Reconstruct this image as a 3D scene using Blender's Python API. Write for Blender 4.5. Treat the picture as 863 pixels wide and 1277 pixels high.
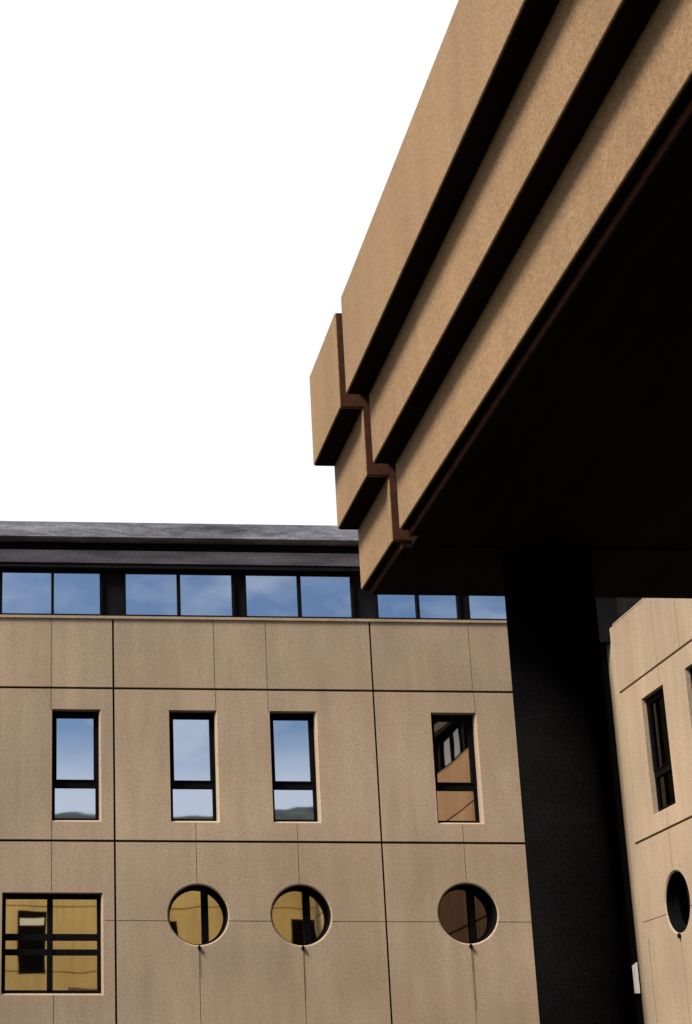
import bpy, bmesh, math, random
from mathutils import Matrix, Vector
random.seed(4)
for o in list(bpy.data.objects): bpy.data.objects.remove(o)
S = bpy.context.scene
COL = S.collection

# ------------------------------------------------------------------ camera
YAW, PIT, ROL = 4.44453014e-02, 2.96976055e-01, -2.18972003e-03
FPX, PX, PY, W0, H0 = 2045.48, 98.97, 806.18, 863.0, 1277.0
cy, sy, cp, sp, cr, sr = math.cos(YAW), math.sin(YAW), math.cos(PIT), math.sin(PIT), math.cos(ROL), math.sin(ROL)
fw = Vector((sy*cp, cy*cp, sp)); rt = Vector((cy, -sy, 0)); up = rt.cross(fw)
r2 = cr*rt + sr*up; u2 = -sr*rt + cr*up
cd = bpy.data.cameras.new('camera'); cam = bpy.data.objects.new('camera', cd); COL.objects.link(cam)
cam.matrix_world = Matrix((( r2.x, u2.x, -fw.x, 0), (r2.y, u2.y, -fw.y, 0), (r2.z, u2.z, -fw.z, 1.6), (0, 0, 0, 1)))
cd.sensor_fit = 'VERTICAL'; cd.sensor_height = 36; cd.lens = FPX/H0*36
cd.shift_x = (W0/2-PX)/H0; cd.shift_y = (PY-H0/2)/H0
cd.clip_start = 0.05; cd.clip_end = 5000
S.camera = cam

# ------------------------------------------------------------------ light: bright broken overcast, soft sun from the left
SUN = Vector((-0.68, -0.36, 0.84)).normalized()
EL, AZ = math.asin(SUN.z), math.atan2(SUN.x, SUN.y)
w = bpy.data.worlds.new('World'); S.world = w; w.use_nodes = True
nt = w.node_tree; nt.nodes.clear()
N = nt.nodes.new; LK = nt.links.new
out = N('ShaderNodeOutputWorld'); bg = N('ShaderNodeBackground'); bg.inputs[1].default_value = 0.07
sky = N('ShaderNodeTexSky'); sky.sky_type = 'NISHITA'; sky.sun_disc = False
sky.sun_elevation = EL; sky.sun_rotation = AZ % (2*math.pi); sky.dust_density = 1.2; sky.air_density = 1.0
tc = N('ShaderNodeTexCoord'); sep = N('ShaderNodeSeparateXYZ'); LK(tc.outputs['Generated'], sep.inputs[0])
ns = N('ShaderNodeTexNoise'); ns.inputs['Scale'].default_value = 8.0; ns.inputs['Detail'].default_value = 7; ns.inputs['Roughness'].default_value = .58
mp = N('ShaderNodeMapping'); mp.inputs['Scale'].default_value = (1, 1, 2.2); LK(tc.outputs['Generated'], mp.inputs[0]); LK(mp.outputs[0], ns.inputs['Vector'])
rc = N('ShaderNodeMapRange'); rc.inputs[1].default_value = .42; rc.inputs[2].default_value = .66; rc.inputs[3].default_value = 0; rc.inputs[4].default_value = .75
LK(ns.outputs[0], rc.inputs[0])
ry = N('ShaderNodeMapRange'); ry.interpolation_type = 'SMOOTHSTEP'; ry.inputs[1].default_value = .05; ry.inputs[2].default_value = .62
LK(sep.outputs[1], ry.inputs[0])
rz_ = N('ShaderNodeMapRange'); rz_.interpolation_type = 'SMOOTHSTEP'; rz_.inputs[1].default_value = .252; rz_.inputs[2].default_value = .20; LK(sep.outputs[2], rz_.inputs[0])
m0 = N('ShaderNodeMath'); m0.operation = 'MAXIMUM'; LK(rc.outputs[0], m0.inputs[0]); LK(rz_.outputs[0], m0.inputs[1])
mx = N('ShaderNodeMath'); mx.operation = 'MAXIMUM'; LK(m0.outputs[0], mx.inputs[0]); LK(ry.outputs[0], mx.inputs[1])
mc = N('ShaderNodeMix'); mc.data_type = 'RGBA'; mc.inputs[7].default_value = (7.7, 7.8, 7.9, 1)
LK(mx.outputs[0], mc.inputs[0]); LK(sky.outputs[0], mc.inputs[6]); LK(mc.outputs[2], bg.inputs[0]); LK(bg.outputs[0], out.inputs[0])
sd = bpy.data.lights.new('sun', 'SUN'); sun = bpy.data.objects.new('sun', sd); COL.objects.link(sun)
sd.energy = 4.1; sd.angle = math.radians(18); sd.color = (1, .94, .84)
sun.rotation_euler = SUN.to_track_quat('Z', 'Y').to_euler(); sun.location = (-20, 0, 30)
S.view_settings.view_transform = 'Standard'; S.view_settings.look = 'None'; S.view_settings.gamma = 1
S.view_settings.use_curve_mapping = False; S.view_settings.exposure = 0.95

# ------------------------------------------------------------------ materials
def mat(name, base, rough=.85, metal=0., spec=.3):
    m = bpy.data.materials.new(name); m.use_nodes = True
    b = m.node_tree.nodes['Principled BSDF']
    b.inputs['Base Color'].default_value = (*base, 1); b.inputs['Roughness'].default_value = rough
    b.inputs['Metallic'].default_value = metal; b.inputs['Specular IOR Level'].default_value = spec
    return m, m.node_tree, b
def noisy(m, t, b, layers, bump=0., bscale=60, stretch=(1, 1, 1)):
    """layers: (scale, amount, detail, stretch) multiplied into the base colour"""
    n, l = t.nodes.new, t.links.new
    tc = n('ShaderNodeTexCoord'); col = None
    base = tuple(b.inputs['Base Color'].default_value)
    rgb = n('ShaderNodeRGB'); rgb.outputs[0].default_value = base; prev = rgb.outputs[0]
    for sc, amt, det, st in layers:
        mp = n('ShaderNodeMapping'); mp.inputs['Scale'].default_value = st; l(tc.outputs['Object'], mp.inputs[0])
        ns = n('ShaderNodeTexNoise'); ns.inputs['Scale'].default_value = sc; ns.inputs['Detail'].default_value = det; l(mp.outputs[0], ns.inputs['Vector'])
        mr = n('ShaderNodeMapRange'); mr.inputs[1].default_value = .28; mr.inputs[2].default_value = .72
        mr.inputs[3].default_value = 1-amt; mr.inputs[4].default_value = 1+amt; l(ns.outputs[0], mr.inputs[0])
        mu = n('ShaderNodeVectorMath'); mu.operation = 'MULTIPLY'; l(prev, mu.inputs[0]); l(mr.outputs[0], mu.inputs[1]); prev = mu.outputs[0]
    l(prev, b.inputs['Base Color'])
    if bump:
        nb = n('ShaderNodeTexNoise'); nb.inputs['Scale'].default_value = bscale; nb.inputs['Detail'].default_value = 5; l(tc.outputs['Object'], nb.inputs['Vector'])
        bp = n('ShaderNodeBump'); bp.inputs['Strength'].default_value = bump; bp.inputs['Distance'].default_value = .01
        l(nb.outputs[0], bp.inputs['Height']); l(bp.outputs[0], b.inputs['Normal'])
    return m
ONE = (1, 1, 1)
def concrete(name, base, rust=.10, fine=1., phase=None):
    m, t, b = mat(name, base, .88, 0, .25)
    noisy(m, t, b, [(.35, .12, 2, ONE), (1.1, .12, 4, (1, 1, .35)), (5, .09, 5, (1, 1, .12)), (38*fine, .20, 3, ONE), (90*fine, .36, 2, ONE)], .22, 110*fine)
    # aggregate: sparse warm and dark grains
    n, l = t.nodes.new, t.links.new
    src = b.inputs['Base Color'].links[0].from_socket
    tc = n('ShaderNodeTexCoord'); v = n('ShaderNodeTexVoronoi'); v.inputs['Scale'].default_value = 48*fine; l(tc.outputs['Object'], v.inputs['Vector'])
    sp_ = n('ShaderNodeSeparateColor'); l(v.outputs['Color'], sp_.inputs[0])
    r = n('ShaderNodeMapRange'); r.inputs[1].default_value = .74; r.inputs[2].default_value = .9; r.inputs[4].default_value = .32; l(sp_.outputs[0], r.inputs[0])
    mi = n('ShaderNodeMix'); mi.data_type = 'RGBA'; mi.inputs[7].default_value = (base[0]*.75, base[1]*.5, base[2]*.38, 1)
    l(r.outputs[0], mi.inputs[0]); l(src, mi.inputs[6])
    # broad warm weathering
    n2 = n('ShaderNodeTexNoise'); n2.inputs['Scale'].default_value = .9; n2.inputs['Detail'].default_value = 5; l(tc.outputs['Object'], n2.inputs['Vector'])
    r2_ = n('ShaderNodeMapRange'); r2_.inputs[1].default_value = .45; r2_.inputs[2].default_value = .75; r2_.inputs[4].default_value = rust*2.5; l(n2.outputs[0], r2_.inputs[0])
    mj = n('ShaderNodeMix'); mj.data_type = 'RGBA'; mj.inputs[7].default_value = (base[0]*.95, base[1]*.78, base[2]*.68, 1)
    l(r2_.outputs[0], mj.inputs[0]); l(mi.outputs[2], mj.inputs[6]); l(mj.outputs[2], b.inputs['Base Color'])
    if phase is not None:                                # each cast panel has its own tone
        a1 = n('ShaderNodeVectorMath'); a1.operation = 'SUBTRACT'; a1.inputs[1].default_value = (phase, 0, 1.205); l(tc.outputs['Object'], a1.inputs[0])
        a2 = n('ShaderNodeVectorMath'); a2.operation = 'DIVIDE'; a2.inputs[1].default_value = (4.65, 50, 2.735); l(a1.outputs[0], a2.inputs[0])
        a3 = n('ShaderNodeVectorMath'); a3.operation = 'FLOOR'; l(a2.outputs[0], a3.inputs[0])
        wn = n('ShaderNodeTexWhiteNoise'); l(a3.outputs[0], wn.inputs['Vector'])
        mr = n('ShaderNodeMapRange'); mr.inputs[3].default_value = .93; mr.inputs[4].default_value = 1.07; l(wn.outputs['Value'], mr.inputs[0])
        mu = n('ShaderNodeVectorMath'); mu.operation = 'MULTIPLY'; l(mj.outputs[2], mu.inputs[0]); l(mr.outputs[0], mu.inputs[1]); l(mu.outputs[0], b.inputs['Base Color'])
    return m
M = {}
M['wall'] = concrete('precast_concrete', (.275, .208, .144), phase=1.85)
M['beam'] = concrete('canopy_concrete', (.215, .134, .070), .04, 1.7)
M['wing'] = concrete('wing_concrete', (.275, .208, .144), phase=-.03)
M['far_wall'] = concrete('court_concrete', (.62, .48, .23), .04)  # base lightened so the unlit court wall mirrors as if sunlit
m, t, b = mat('soffit_shade', (.010, .006, .005), .95, 0, .03); M['soffit'] = noisy(m, t, b, [(8, .3, 4, (1, .1, 1))], .2, 30)  # near-black base stands in for the shade under the canopy
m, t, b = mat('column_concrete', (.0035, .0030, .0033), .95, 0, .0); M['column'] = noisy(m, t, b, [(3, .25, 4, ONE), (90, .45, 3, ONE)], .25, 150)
m, t, b = mat('roof_edge_metal', (.19, .19, .225), .85, 0, .1); M['roof'] = noisy(m, t, b, [(1.2, .65, 6, (.35, 1, 3)), (7, .35, 6, (.5, 1, 3)), (40, .3, 3, ONE)], .3, 40)
m, t, b = mat('roof_recess', (.008, .007, .008), .9, 0, .05); M['black'] = noisy(m, t, b, [(3, .3, 3, ONE)])
m, t, b = mat('slate_trim', (.065, .06, .07), .9, 0, .1); M['trim'] = noisy(m, t, b, [(2, .4, 6, (.5, 1, 3)), (40, .3, 3, ONE)], .2, 40)
m, t, b = mat('roof_felt', (.06, .06, .06), .95, 0, .1); M['felt'] = noisy(m, t, b, [(2, .3, 4, ONE)])
m, t, b = mat('bronze_frame', (.004, .0035, .004), .8, .0, .03); M['frame'] = noisy(m, t, b, [(12, .2, 3, ONE)])
m, t, b = mat('rust_stain', (.15, .095, .05), .95, 0, .1); M['stain'] = noisy(m, t, b, [(6, .5, 5, (1, 1, .3))])
m, t, b = mat('pale_glint', (.8, .8, .76), .8, 0, .1); M['shade_tone'] = noisy(*mat('brown_shade', (.05, .021, .013), .95, 0, .05), [(20, .3, 3, ONE)])  # brown that stands in for shade on the gap face and lip
m, t, b = mat('pale_glint', (.8, .8, .76), .8, 0, .1); M['pale'] = noisy(m, t, b, [(20, .1, 3, ONE)])  # pale base stands in for bright reflections
def glass(name, tint, wav, rough=.015):
    m, t, b = mat(name, tint, rough, 1., .5)
    n, l = t.nodes.new, t.links.new
    tc = n('ShaderNodeTexCoord'); nb = n('ShaderNodeTexNoise'); nb.inputs['Scale'].default_value = 1.4; nb.inputs['Detail'].default_value = 1
    oi = n('ShaderNodeObjectInfo'); ad = n('ShaderNodeVectorMath'); ad.operation = 'ADD'; l(tc.outputs['Object'], ad.inputs[0]); l(oi.outputs['Location'], ad.inputs[1])
    l(ad.outputs[0], nb.inputs['Vector'])
    bp = n('ShaderNodeBump'); bp.inputs['Strength'].default_value = 1; bp.inputs['Distance'].default_value = wav
    l(nb.outputs[0], bp.inputs['Height']); l(bp.outputs[0], b.inputs['Normal'])
    return m
M['glass'] = glass('solar_glass', (.44, .50, .60), .001)
M['glass_tan'] = glass('tan_tint_glass', (.50, .38, .27), .001)  # tan tint paints the colour of the mirrored wing into the pane
M['glass_warm'] = glass('warm_tint_glass', (.95, .84, .60), .001)  # warm tint paints extra brightness into the mirrored court wall
M['glass_dim'] = glass('dim_tint_glass', (.09, .06, .045), .001)  # dark tint stands in for the reflection of a shaded wall
M['glass_dark'] = glass('dark_glass', (.012, .012, .014), .002)
m, t, b = mat('paving', (.04, .038, .035), .9, 0, .2); M['paving'] = noisy(m, t, b, [(.5, .2, 4, ONE), (9, .25, 4, ONE)], .4, 40)
m, t, b = mat('meadow', (.055, .075, .03), .95, 0, .1); M['meadow'] = noisy(m, t, b, [(.02, .3, 4, ONE), (1, .3, 4, ONE)])
m, t, b = mat('hill_scrub', (.045, .046, .035), .95, 0, .1); M['hill'] = noisy(m, t, b, [(.03, .5, 6, ONE), (.2, .5, 4, ONE)])

# ------------------------------------------------------------------ helpers
def obj(name, bm, m, parent=None, loc=None, rz=0):
    me = bpy.data.meshes.new(name); bmesh.ops.recalc_face_normals(bm, faces=bm.faces); bm.to_mesh(me); bm.free()
    me.materials.append(m)
    return place(name, me, parent, loc, rz)
def place(name, me, parent=None, loc=None, rz=0):
    o = bpy.data.objects.new(name, me); COL.objects.link(o)
    o.location = loc or (0, 0, 0); o.rotation_euler = (0, 0, rz)
    if parent is not None:
        o.parent = parent
        if parent.type == 'EMPTY': o.matrix_parent_inverse = Matrix.Translation(-Vector(parent.location))
    return o
def sub(name, me_or_bm, m, parent):     # sub-part sharing its part's local space
    if isinstance(me_or_bm, bmesh.types.BMesh):
        me = bpy.data.meshes.new(name); bmesh.ops.recalc_face_normals(me_or_bm, faces=me_or_bm.faces); me_or_bm.to_mesh(me); me_or_bm.free(); me.materials.append(m)
    else: me = me_or_bm
    o = bpy.data.objects.new(name, me); COL.objects.link(o); o.parent = parent
    return o
def thing(name, label, cat, loc, group=None):
    o = bpy.data.objects.new(name, None); COL.objects.link(o); o.location = loc
    o['label'] = label; o['category'] = cat
    if group: o['group'] = group
    return o
def box(bm, x0, x1, y0, y1, z0, z1):
    v = [bm.verts.new((x, y, z)) for x in (x0, x1) for y in (y0, y1) for z in (z0, z1)]
    for f in ((0,1,3,2), (4,6,7,5), (0,4,5,1), (2,3,7,6), (0,2,6,4), (1,5,7,3)): bm.faces.new([v[i] for i in f])
    return v
def frustum(bm, a, b):                  # two closed loops of the same length -> solid
    va = [bm.verts.new(p) for p in a]; vb = [bm.verts.new(p) for p in b]
    bm.faces.new(va); bm.faces.new(vb[::-1])
    for i in range(len(a)): bm.faces.new((va[i], vb[i], vb[(i+1) % len(a)], va[(i+1) % len(a)]))
def loft(bm, loops):
    vs = [[bm.verts.new(p) for p in lp] for lp in loops]; n = len(loops[0])
    bm.faces.new(vs[0]); bm.faces.new(vs[-1][::-1])
    for a, b_ in zip(vs, vs[1:]):
        for i in range(n): bm.faces.new((a[i], b_[i], b_[(i+1) % n], a[(i+1) % n]))
def ring(bm, cx, cz, r0, r1, y0, y1, n=64):
    L = []
    for r, y in ((r1, y0), (r0, y0), (r0, y1), (r1, y1)):
        L.append([bm.verts.new((cx+r*math.cos(2*math.pi*i/n), y, cz+r*math.sin(2*math.pi*i/n))) for i in range(n)])
    for k in range(4):
        a, b_ = L[k], L[(k+1) % 4]
        for i in range(n): bm.faces.new((a[i], a[(i+1) % n], b_[(i+1) % n], b_[i]))
def circ(cx, cz, r, y, n=64): return [(cx+r*math.cos(2*math.pi*i/n), y, cz+r*math.sin(2*math.pi*i/n)) for i in range(n)]
def rect(x0, x1, z0, z1, y): return [(x0, y, z0), (x1, y, z0), (x1, y, z1), (x0, y, z1)]

TH = .62
def wall_mesh(u0, u1, z0, z1, majH, majV, minH, minV, openings):
    """a slab of precast panels, local x along the wall, y into it; joints and openings are really cut"""
    bm = bmesh.new(); box(bm, u0, u1, 0, TH, z0, z1)
    me = bpy.data.meshes.new('w'); bmesh.ops.recalc_face_normals(bm, faces=bm.faces); bm.to_mesh(me); bm.free()
    base = bpy.data.objects.new('w', me); COL.objects.link(base)
    cutters = []
    def cut(build):
        b2 = bmesh.new(); build(b2)
        if not b2.faces: b2.free(); return
        bmesh.ops.recalc_face_normals(b2, faces=b2.faces)
        mm = bpy.data.meshes.new('c'); b2.to_mesh(mm); b2.free()
        c = bpy.data.objects.new('c', mm); COL.objects.link(c); cutters.append(c)
        md = base.modifiers.new('b', 'BOOLEAN'); md.operation = 'DIFFERENCE'; md.solver = 'EXACT'; md.object = c
    cut(lambda b2: [box(b2, a, b_, -.1, .07, z-h/2, z+h/2) for z, a, b_, h in majH])
    cut(lambda b2: [box(b2, x-w_/2, x+w_/2, -.1, .066, a, b_) for x, a, b_, w_ in majV])
    cut(lambda b2: [box(b2, a, b_, -.1, .0105, z-.007, z+.007) for z, a, b_ in minH])
    cut(lambda b2: [box(b2, x-.007, x+.007, -.1, .009, a, b_) for x, a, b_ in minV])
    def ops(b2):
        for o in openings:
            if o[0] == 'c':
                _, cx, cz, r = o
                loft(b2, [circ(cx, cz, r+.125, -.1), circ(cx, cz, r+.025, -.0005), circ(cx, cz, r, .022), circ(cx, cz, r, .9)])
            else:
                _, a, b_, c, d = o
                e = .034
                loft(b2, [rect(a, b_+e, c-e, d, -.1), rect(a, b_+e, c-e, d, -.0005), rect(a, b_, c, d, .05), rect(a, b_, c, d, .9)])
    cut(ops)
    dg = bpy.context.evaluated_depsgraph_get()
    res = bpy.data.meshes.new_from_object(base.evaluated_get(dg))
    for c in cutters: bpy.data.objects.remove(c)
    bpy.data.objects.remove(base)
    return res

def cube_part(name, m, parent, *ranges, loc=None, rz=0):
    bm = bmesh.new()
    for r in ranges: box(bm, *r)
    return obj(name, bm, m, parent, loc, rz)

# --- window kinds, local origin = lower left corner of the opening on the wall face
def tall_window(parent, loc, rz, w_, h, gm, rec=.17):
    bm = bmesh.new(); t1, t2 = .088, .06
    zt = .66                                             # transom
    box(bm, 0, t2, rec, rec+.09, 0, zt-.06); box(bm, w_-t2, w_, rec, rec+.09, 0, zt-.06)
    box(bm, 0, t1, rec-.012, rec+.09, zt+.06, h); box(bm, w_-t1, w_, rec-.012, rec+.09, zt+.06, h)
    box(bm, t1, w_-t1, rec-.010, rec+.09, h-.115, h)
    box(bm, 0, w_, rec-.004, rec+.09, zt-.06, zt+.06)
    box(bm, t2, w_-t2, rec+.002, rec+.09, 0, .06)
    f = obj('tall_window', bm, M['frame'], parent, loc, rz)
    b2 = bmesh.new(); box(b2, t1-.02, w_-t1+.02, rec+.03, rec+.05, zt+.04, h-.06); box(b2, t2-.02, w_-t2+.02, rec+.032, rec+.052, .04, zt-.04)
    sub('pane', b2, gm, f)
    b3 = bmesh.new()                                     # closer and hinge bead of the upper sash
    box(b3, t1, w_-t1, rec-.022, rec-.012, zt+.062, zt+.082)
    sub('sash_bead', b3, M['frame'], f)
    return f
def round_window(parent, loc, rz, r, gm, mull=.145, dep=.29):
    bm = bmesh.new(); ring(bm, 0, 0, r-.012, r+.03, .024, dep+.08); f = obj('round_window', bm, M['frame'], parent, loc, rz)
    b2 = bmesh.new(); frustum(b2, circ(0, 0, r-.005, dep+.03), circ(0, 0, r-.005, dep+.05)); sub('pane', b2, gm, f)
    b3 = bmesh.new(); h = math.sqrt(r*r-(mull+.06)**2)-.01; box(b3, mull-.058, mull+.058, dep-.03, dep+.04, -h, h); sub('mullion', b3, M['frame'], f)
    b4 = bmesh.new(); ring(b4, 0, 0, r-.045, r-.011, dep-.02, dep+.04); sub('glazing_ring', b4, M['frame'], f)
    b5 = bmesh.new()                                     # drip spout under the rim
    n = 12
    loft(b5, [[(.026*s*math.cos(2*math.pi*i/n), y, -r-.05+.042*s*math.sin(2*math.pi*i/n)) for i in range(n)] for y, s in ((-.045, 1), (-.02, 1), (.03, .8))])
    sub('drip_spout', b5, M['frame'], f)
    return f
def square_window(parent, loc, rz, w_, h, gm, rec=.17):
    bm = bmesh.new(); t1 = .065
    box(bm, 0, t1, rec, rec+.09, 0, h); box(bm, w_-t1, w_, rec, rec+.09, 0, h)
    box(bm, t1, w_-t1, rec+.002, rec+.09, h-.085, h); box(bm, t1, w_-t1, rec+.002, rec+.09, 0, .065)
    box(bm, .77, .87, rec-.015, rec+.09, .065, h-.085)
    for z, k in ((.955, .055), (.70, .05)):
        box(bm, t1, .77, rec+.004, rec+.09, z-k, z+k); box(bm, .87, w_-t1, rec+.004, rec+.09, z-k, z+k)
    f = obj('square_window', bm, M['frame'], parent, loc, rz)
    b2 = bmesh.new(); box(b2, .04, w_-.04, rec+.04, rec+.055, .04, h-.04); sub('pane', b2, gm, f)
    return f
def clerestory(parent, loc, rz, pairs, z0, z1, u0, u1, gm, dep=.25):
    """a band of paired lights standing back from the parapet"""
    for a, b_, c, d in pairs:
        bm = bmesh.new()
        box(bm, a-.045, a, 0, .1, z0-.05, z1+.05); box(bm, b_, c, 0, .1, z0-.05, z1+.05); box(bm, d, d+.045, 0, .1, z0-.05, z1+.05)
        box(bm, a, b_, .002, .1, z0-.05, z0); box(bm, c, d, .002, .1, z0-.05, z0)
        box(bm, a, b_, .002, .1, z1, z1+.05); box(bm, c, d, .002, .1, z1, z1+.05)
        f = obj('clerestory_window', bm, M['frame'], parent, loc, rz)
        b2 = bmesh.new(); box(b2, a-.02, b_+.02, .05, .06, z0-.02, z1+.02); box(b2, c-.02, d+.02, .051, .061, z0-.02, z1+.02)
        sub('pane', b2, gm, f)
    bm = bmesh.new(); box(bm, u0, u1, .062, .2, z0-.4, z1+.25)
    return obj('clerestory_frame', bm, M['black'], parent, loc, rz)

RZF, RZW, RZR = 0., -math.pi/2, math.pi
Z1, Z2, Z3, ZT = 9.41, 6.675, 5.305, 10.70
YF, XW = 28.0, 10.97

# ================================================================== setting
bm = bmesh.new(); g = [bm.verts.new(p) for p in ((-1500, -1500, -.05), (1500, -1500, -.05), (1500, 1500, -.05), (-1500, 1500, -.05))]; bm.faces.new(g)
o = obj('ground', bm, M['meadow']); o['kind'] = 'structure'
bm = bmesh.new(); box(bm, -14, XW+.2, -1.6, YF+.2, -.04, 0)
o = obj('courtyard_paving', bm, M['paving']); o['kind'] = 'structure'
# wooded ridge behind the camera: the windows mirror it
bm = bmesh.new()
nx, ny = 90, 14
from mathutils import noise as mnoise
vs = []
for j in range(ny):
    for i in range(nx):
        x = -450+i*10; y = -150-j*26
        k = math.sin(min(1, j/7)*math.pi/2)
        z = -1+k*(75.3+2*mnoise.noise(Vector((x/70, j*.4, 2)))+1.5*mnoise.noise(Vector((x/23, j*.4, 9))))+k*1.5*random.random()
        vs.append(bm.verts.new((x, y, z)))
for j in range(ny-1):
    for i in range(nx-1): bm.faces.new((vs[j*nx+i], vs[j*nx+i+1], vs[(j+1)*nx+i+1], vs[(j+1)*nx+i]))
o = obj('hills', bm, M['hill']); o['kind'] = 'structure'

# ================================================================== main building (the frontal wall)
B = thing('office_building', 'long sand coloured panel building facing us with round, tall and square windows', 'building', (0, YF, 0))
tallF = [(.76, 1.59), (2.83, 3.65), (4.62, 5.43), (7.51, 8.30)]
roundF = [(3.27, 5.41), (5.04, 5.41), (7.93, 5.45)]
sqF = [(-.08, 1.61, 4.09, 5.78)]
# the same rhythm goes on to the left of the picture
tallF += [(-1.82, -1.01), (-3.9, -3.1), (-6.4, -5.6), (-8.6, -7.8)]
roundF += [(-3.5, 5.41), (-6.0, 5.41), (-8.2, 5.41)]
SL0, SL1 = 10.34, 11.05                                   # dark stair slot beside the inner corner
ops = [('r', a, b_, 7.04, 9.02) for a, b_ in tallF] + [('c', x, z, .512) for x, z in roundF] + [('r', *s) for s in sqF] + [('r', SL0, SL1, .3, ZT+.3)]
U0, U1 = -12.0, 10.968
majH = [(Z1, U0-1, U1+1, .042), (Z2, U0-1, U1+1, .042), (3.35, U0-1, U1+1, .042)]
majV = [(x, -1, ZT+1, .036) for x in (1.85, 6.5, -2.8, -7.45)]
minH = [(Z3, 1.68, U1+1), (Z3, U0-1, -.14)]
minV = [(.745, Z1, ZT+1), (3.66, Z1, ZT+1), (4.60, Z1, ZT+1), (8.30, Z1, ZT+1),
        (3.668, 9.0, Z1), (4.602, 9.0, Z1), (8.318, 9.0, Z1), (.742, 9.0, Z1),
        (.76, 5.8, 7.0), (3.26, 5.9, 7.0), (5.03, 5.9, 7.0), (7.94, 5.9, 7.0),
        (3.27, -1, 4.85), (5.05, -1, 4.85), (7.94, -1, 4.85), (.8, -1, 4.05)]
me = wall_mesh(U0, U1, 0, ZT, majH, majV, minH, minV, ops); me.materials.clear(); me.materials.append(M['wall'])
place('wall', me, B, (0, YF, 0), RZF).name = 'wall'
for a, b_ in tallF: tall_window(B, (a, YF, 7.04), RZF, b_-a, 1.98, M['glass_tan' if a > 7 else 'glass'])
for x, z in roundF: round_window(B, (x, YF, z), RZF, .512, M['glass_dim' if x > 7 else 'glass_warm'])
for a, b_, c, d in sqF: square_window(B, (a, YF, c), RZF, b_-a, d-c, M['glass_warm'])
def sealant(parent, loc, rz, H, V, u0, u1, z1, holes):
    bm = bmesh.new()
    for z, a, b_, h in H: box(bm, max(a, u0)+.01, min(b_, u1)-.01, .060, .075, z-h/2-.005, z+h/2+.005)
    for x, a, b_, w_ in V: box(bm, x-w_/2-.005, x+w_/2+.005, .057, .072, max(a, 0)+.01, min(b_, z1)-.01)
    obj('joint_sealant', bm, M['black'], parent, loc, rz)
sealant(B, (0, YF, 0), RZF, [(z, a, SL0, h) for z, a, b_, h in majH], majV, U0, U1, ZT, None)
# stair slot: dark glazing, mirrored sky painted as one pale plate
sl = cube_part('stair_glazing', M['frame'], B, (SL0+.001, 10.965, .40, .46, .3, ZT+.04), loc=(0, YF, 0))
b2 = bmesh.new(); frustum(b2, [(10.745, .36, 4.14), (10.935, .36, 4.14), (10.935, .36, 4.67), (10.83, .36, 4.60), (10.745, .36, 4.48)],
                          [(10.745, .399, 4.14), (10.935, .399, 4.14), (10.935, .399, 4.67), (10.83, .399, 4.60), (10.745, .399, 4.48)])
sub('sky_glint', b2, M['pale'], sl)
# coping, clerestory and roof edge.  Heights read on the wall plane are carried to the plane each piece stands in
def zat(z, y): return 1.6+(z-1.6)*y/YF
def xat(x, y): return x*y/YF
cube_part('coping', M['wall'], B, (U0, SL0, -.03, TH, ZT+.002, ZT+.05), loc=(0, YF, 0))
yc = YF+.11
pairs_px = [(-.14, .74, .79, 1.62), (2.09, 3.02, 3.08, 4.02), (4.28, 5.22, 5.28, 6.20), (6.68, 7.38, 7.44, 8.14), (8.36, 9.1, 9.16, 9.9), (-2.6, -1.65, -1.6, -.62), (-4.9, -4.0, -3.95, -3.05), (-7.4, -6.5, -6.45, -5.5)]
pairs = [tuple(xat(v, yc) for v in p) for p in pairs_px]
clerestory(B, (0, yc, 0), RZF, pairs, zat(10.79, yc), zat(11.59, yc), U0, XW+.3, M['glass'])
ya, yb, yd = YF-.12, YF+.06, YF-.02
cube_part('roof_soffit', M['black'], B, (U0, XW-.0, YF-.0, YF+1.2, zat(11.68, YF), zat(11.765, YF)))
cube_part('lower_fascia', M['trim'], B, (U0, XW-.03, yd, YF+1.2, zat(11.77, yd), zat(12.01, yd)))
cube_part('recess_band', M['black'], B, (U0, XW+.1, yb+.12, YF+1.2, zat(12.01, yd)+.002, zat(12.27, yd)+.02))  # black colour paints the shadow in the recess
cube_part('upper_fascia', M['roof'], B, (U0, XW-.12, ya, YF+1.3, zat(12.275, ya), zat(12.56, ya)))
cube_part('roof', M['felt'], B, (U0, XW+9, YF+1.0, YF+10, 11.6, 12.35))
cube_part('rear_wall', M['wall'], B, (U0+.02, XW-.02, YF+TH+.05, YF+10, 0, ZT-.05))
# rust streaks running down the joints under the round windows
for x, z, l_ in ((3.285, 4.86, .5), (5.055, 4.86, .85), (7.955, 4.90, 1.1)):
    bm = bmesh.new(); v = [bm.verts.new((x+dx, YF-.004, zz)) for dx, zz in ((-.009, z), (.012, z), (.007, z-l_*.4), (.003, z-l_), (-.003, z-l_), (-.006, z-l_*.5))]
    bm.faces.new(v); ex = bmesh.ops.extrude_face_region(bm, geom=bm.faces[:]); bmesh.ops.translate(bm, verts=[q for q in ex['geom'] if isinstance(q, bmesh.types.BMVert)], vec=(0, .003, 0))
    obj('rust_streak', bm, M['stain'], B)

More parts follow.
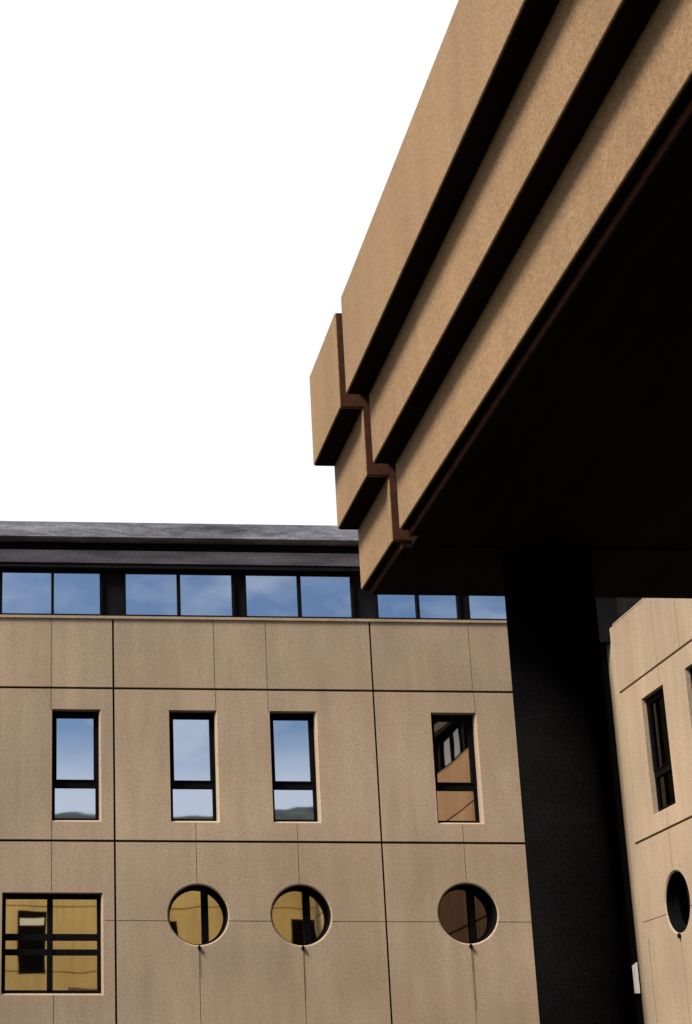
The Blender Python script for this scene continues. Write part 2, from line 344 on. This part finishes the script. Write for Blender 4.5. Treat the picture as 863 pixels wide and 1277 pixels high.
# ================================================================== side wing (the wall on the right)
Wg = thing('side_wing', 'panel clad wing seen at a steep angle, at the right edge behind the dark column', 'building', (XW, YF, 0))
def uY(y): return YF-y
UE = 29.4
tallW = [(uY(27.05), uY(26.12)), (uY(25.15), uY(24.25)), (5.6, 6.4), (7.6, 8.4), (18.5, 19.3), (21, 21.8), (25, 25.8)]
roundW = [(uY(26.47), 5.44), (uY(24.6), 5.44), (6.0, 5.44), (18.9, 5.44), (21.4, 5.44)]
ops = [('r', a, b_, 7.03, 9.04) for a, b_ in tallW] + [('c', x, z, .50) for x, z in roundW]
majH = [(Z1, -.01, UE+1, .042), (Z2, -.01, UE+1, .042), (3.35, -.01, UE+1, .042)]
majV = [(x, -1, ZT+1, .03) for x in (4.62, 9.27, 13.9, 18.2, 23.2)] + [(.16, -1, Z3-.3, .03)]
minH = [(Z3, -.01, UE+1)]
minV = [(uY(26.22), Z1, ZT+1), (uY(25.25), Z1, ZT+1), (uY(26.47), -1, 4.9), (uY(26.2), 9.1, Z1), (uY(26.5), 6.0, 7.0), (6.0, -1, 4.9), (11.6, -1, ZT+1), (16.2, -1, ZT+1)]
me = wall_mesh(-.6, UE, 0, ZT-.02, majH, majV, minH, minV, ops); me.materials.clear(); me.materials.append(M['wing'])
place('wall', me, Wg, (XW, YF, 0), RZW)
sealant(Wg, (XW, YF, 0), RZW, majH, majV, 0, UE, ZT-.02, None)
for a, b_ in tallW: tall_window(Wg, (XW, YF-a, 7.03), RZW, b_-a, 2.01, M['glass_dark'], .09)
for x, z in roundW: round_window(Wg, (XW, YF-x, z), RZW, .50, M['glass_dark'], .1, .2)
pw = []
u = 1.1
while u < UE-3:
    pw.append((u, u+.88, u+.95, u+1.83)); u += 2.33
cube_part('coping', M['wing'], Wg, (-.0, UE, -.005, TH, ZT-.018, ZT+.01), loc=(XW, YF, 0), rz=RZW)
clerestory(Wg, (XW+.12, YF, 0), RZW, pw, 10.86, 11.66, -.2, UE, M['glass'])
cube_part('roof_soffit', M['black'], Wg, (.05, UE, 0, 1.2, 11.68, 11.765), loc=(XW, YF, 0), rz=RZW)
cube_part('lower_fascia', M['trim'], Wg, (.05, UE, -.02, 1.2, 11.77, 12.01), loc=(XW, YF, 0), rz=RZW)
cube_part('recess_band', M['black'], Wg, (.05, UE, .15, 1.2, 12.012, 12.28), loc=(XW, YF, 0), rz=RZW)  # recess shadow painted black here too
cube_part('upper_fascia', M['roof'], Wg, (.15, UE, -.11, 1.3, 12.285, 12.56), loc=(XW, YF, 0), rz=RZW)
cube_part('roof', M['felt'], Wg, (-.9, UE, 1.0, 9, 11.6, 12.33), loc=(XW, YF, 0), rz=RZW)
cube_part('rear_wall', M['wing'], Wg, (.02, UE-.02, TH+.05, 9, 0, ZT-.05), loc=(XW, YF, 0), rz=RZW)

# ================================================================== building behind the camera, seen mirrored in the windows
YR = -1.5
Rb = thing('court_building', 'sand coloured panel building across the court, seen mirrored in the round windows', 'building', (0, YR, 0))
# local u = -X
openR = [(.41, 1.36, 7.41, 9.6), (5.0, 6.05, 8.35, 9.32), (10.1, 10.93, 8.35, 9.36), (-5.2, -4.2, 8.4, 9.32), (-10.2, -9.2, 8.4, 9.32)]
ops = [('r', -b_, -a, c, d) for a, b_, c, d in openR]
me = wall_mesh(-10.95, 14, 0, 11.3, [(9.76, -25, 15, .05), (7.5, -25, 15, .05), (4.0, -25, 15, .05)], [(x, -1, 13, .04) for x in (-8.4, -3.6, 2.5, 7.8)], [], [(-2.35, 7.5, 11.9)], ops)
me.materials.clear(); me.materials.append(M['far_wall']); place('wall', me, Rb, (0, YR, 0), RZR)
for a, b_, c, d in openR:
    f = cube_part('window', M['frame'], Rb, (-b_, -a, .012, .16, c, d), loc=(0, YR, 0), rz=RZR)
    if d-c > 1.5:
        b2 = bmesh.new(); frustum(b2, rect(-b_+.08, -a-.06, d-.50, d-.26, -.02), rect(-b_+.08, -a-.06, d-.50, d-.26, .011)); sub('glint_strip', b2, M['pale'], f)  # pale strip paints a bright reflection onto the window
cube_part('coping', M['roof'], Rb, (-10.94, 14.1, -.05, TH, 11.302, 11.38), loc=(0, YR, 0), rz=RZR)
cube_part('rear_wall', M['wall'], Rb, (-10.9, 14, TH+.02, 9, 0, 11.25), loc=(0, YR, 0), rz=RZR)

# ================================================================== canopy with its column
K = thing('concrete_canopy', 'heavy stepped concrete canopy on a dark round column, jutting in from upper right', 'canopy', (2.9, 8.17, 0))
XR = 6.6
def prof(i=0.):                                            # stepped cross-section in x,z ; i = inset
    return [(1.765+i, 5.991-i), (1.765+i, 5.418+i), (1.887+i, 5.418+i), (1.887+i, 5.022+i), (2.005+i, 5.022+i), (2.005+i, 4.653+i),
            (XR-.240-i, 4.653+i), (XR-.240-i, 5.022+i), (XR-.122-i, 5.022+i), (XR-.122-i, 5.418+i), (XR-i, 5.418+i), (XR-i, 5.991-i)]
def beam(name, y0, y1, i=0., m='beam', bev=.006):
    bm = bmesh.new(); p = prof(i)
    frustum(bm, [(x, y0, z) for x, z in p], [(x, y1, z) for x, z in p])
    bmesh.ops.recalc_face_normals(bm, faces=bm.faces)
    if bev: bmesh.ops.bevel(bm, geom=bm.edges[:], offset=bev, segments=2, affect='EDGES', profile=.5)
    return obj(name, bm, M[m], K)
beam('stepped_beam', -1.0, 7.844)
beam('end_block', 8.018, 8.80)
beam('joint_core', 7.80, 8.06, .095, 'black', 0)
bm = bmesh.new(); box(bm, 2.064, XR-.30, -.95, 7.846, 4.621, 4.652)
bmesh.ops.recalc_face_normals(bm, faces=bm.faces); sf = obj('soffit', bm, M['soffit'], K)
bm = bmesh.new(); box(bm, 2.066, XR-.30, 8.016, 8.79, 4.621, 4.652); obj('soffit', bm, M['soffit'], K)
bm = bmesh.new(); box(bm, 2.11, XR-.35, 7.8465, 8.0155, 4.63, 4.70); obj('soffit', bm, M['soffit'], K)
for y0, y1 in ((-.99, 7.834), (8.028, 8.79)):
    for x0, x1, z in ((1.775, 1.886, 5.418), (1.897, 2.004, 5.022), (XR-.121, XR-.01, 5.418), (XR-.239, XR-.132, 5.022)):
        bm = bmesh.new(); box(bm, x0, x1, y0, y1, z-.006, z+.004); obj('shade_strip', bm, M['soffit'], K)  # dark sheet paints shade onto each step underside
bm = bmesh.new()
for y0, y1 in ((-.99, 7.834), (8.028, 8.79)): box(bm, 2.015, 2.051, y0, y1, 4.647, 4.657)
obj('shade_strip', bm, M['soffit'], K)  # same painted shade under the lowest step
# lip along the soffit edge, its shade painted brown
bm = bmesh.new(); box(bm, 2.052, 2.063, -.95, 7.844, 4.612, 4.652); box(bm, 2.052, 2.063, 8.018, 8.78, 4.612, 4.652)
obj('edge_lip', bm, M['shade_tone'], K)
# brown sheet painting the gap's shade onto the end block's face
bm = bmesh.new(); p = prof(.007); frustum(bm, [(x, 8.008, z) for x, z in p], [(x, 8.0175, z) for x, z in p]); obj('brown_shade', bm, M['shade_tone'], K)
# column
cyY = 8.17
xl, xr_ = 5.4975/17*cyY, .3803*cyY
cxx, R = (xl+xr_)/2, (xr_-xl)/2*.995
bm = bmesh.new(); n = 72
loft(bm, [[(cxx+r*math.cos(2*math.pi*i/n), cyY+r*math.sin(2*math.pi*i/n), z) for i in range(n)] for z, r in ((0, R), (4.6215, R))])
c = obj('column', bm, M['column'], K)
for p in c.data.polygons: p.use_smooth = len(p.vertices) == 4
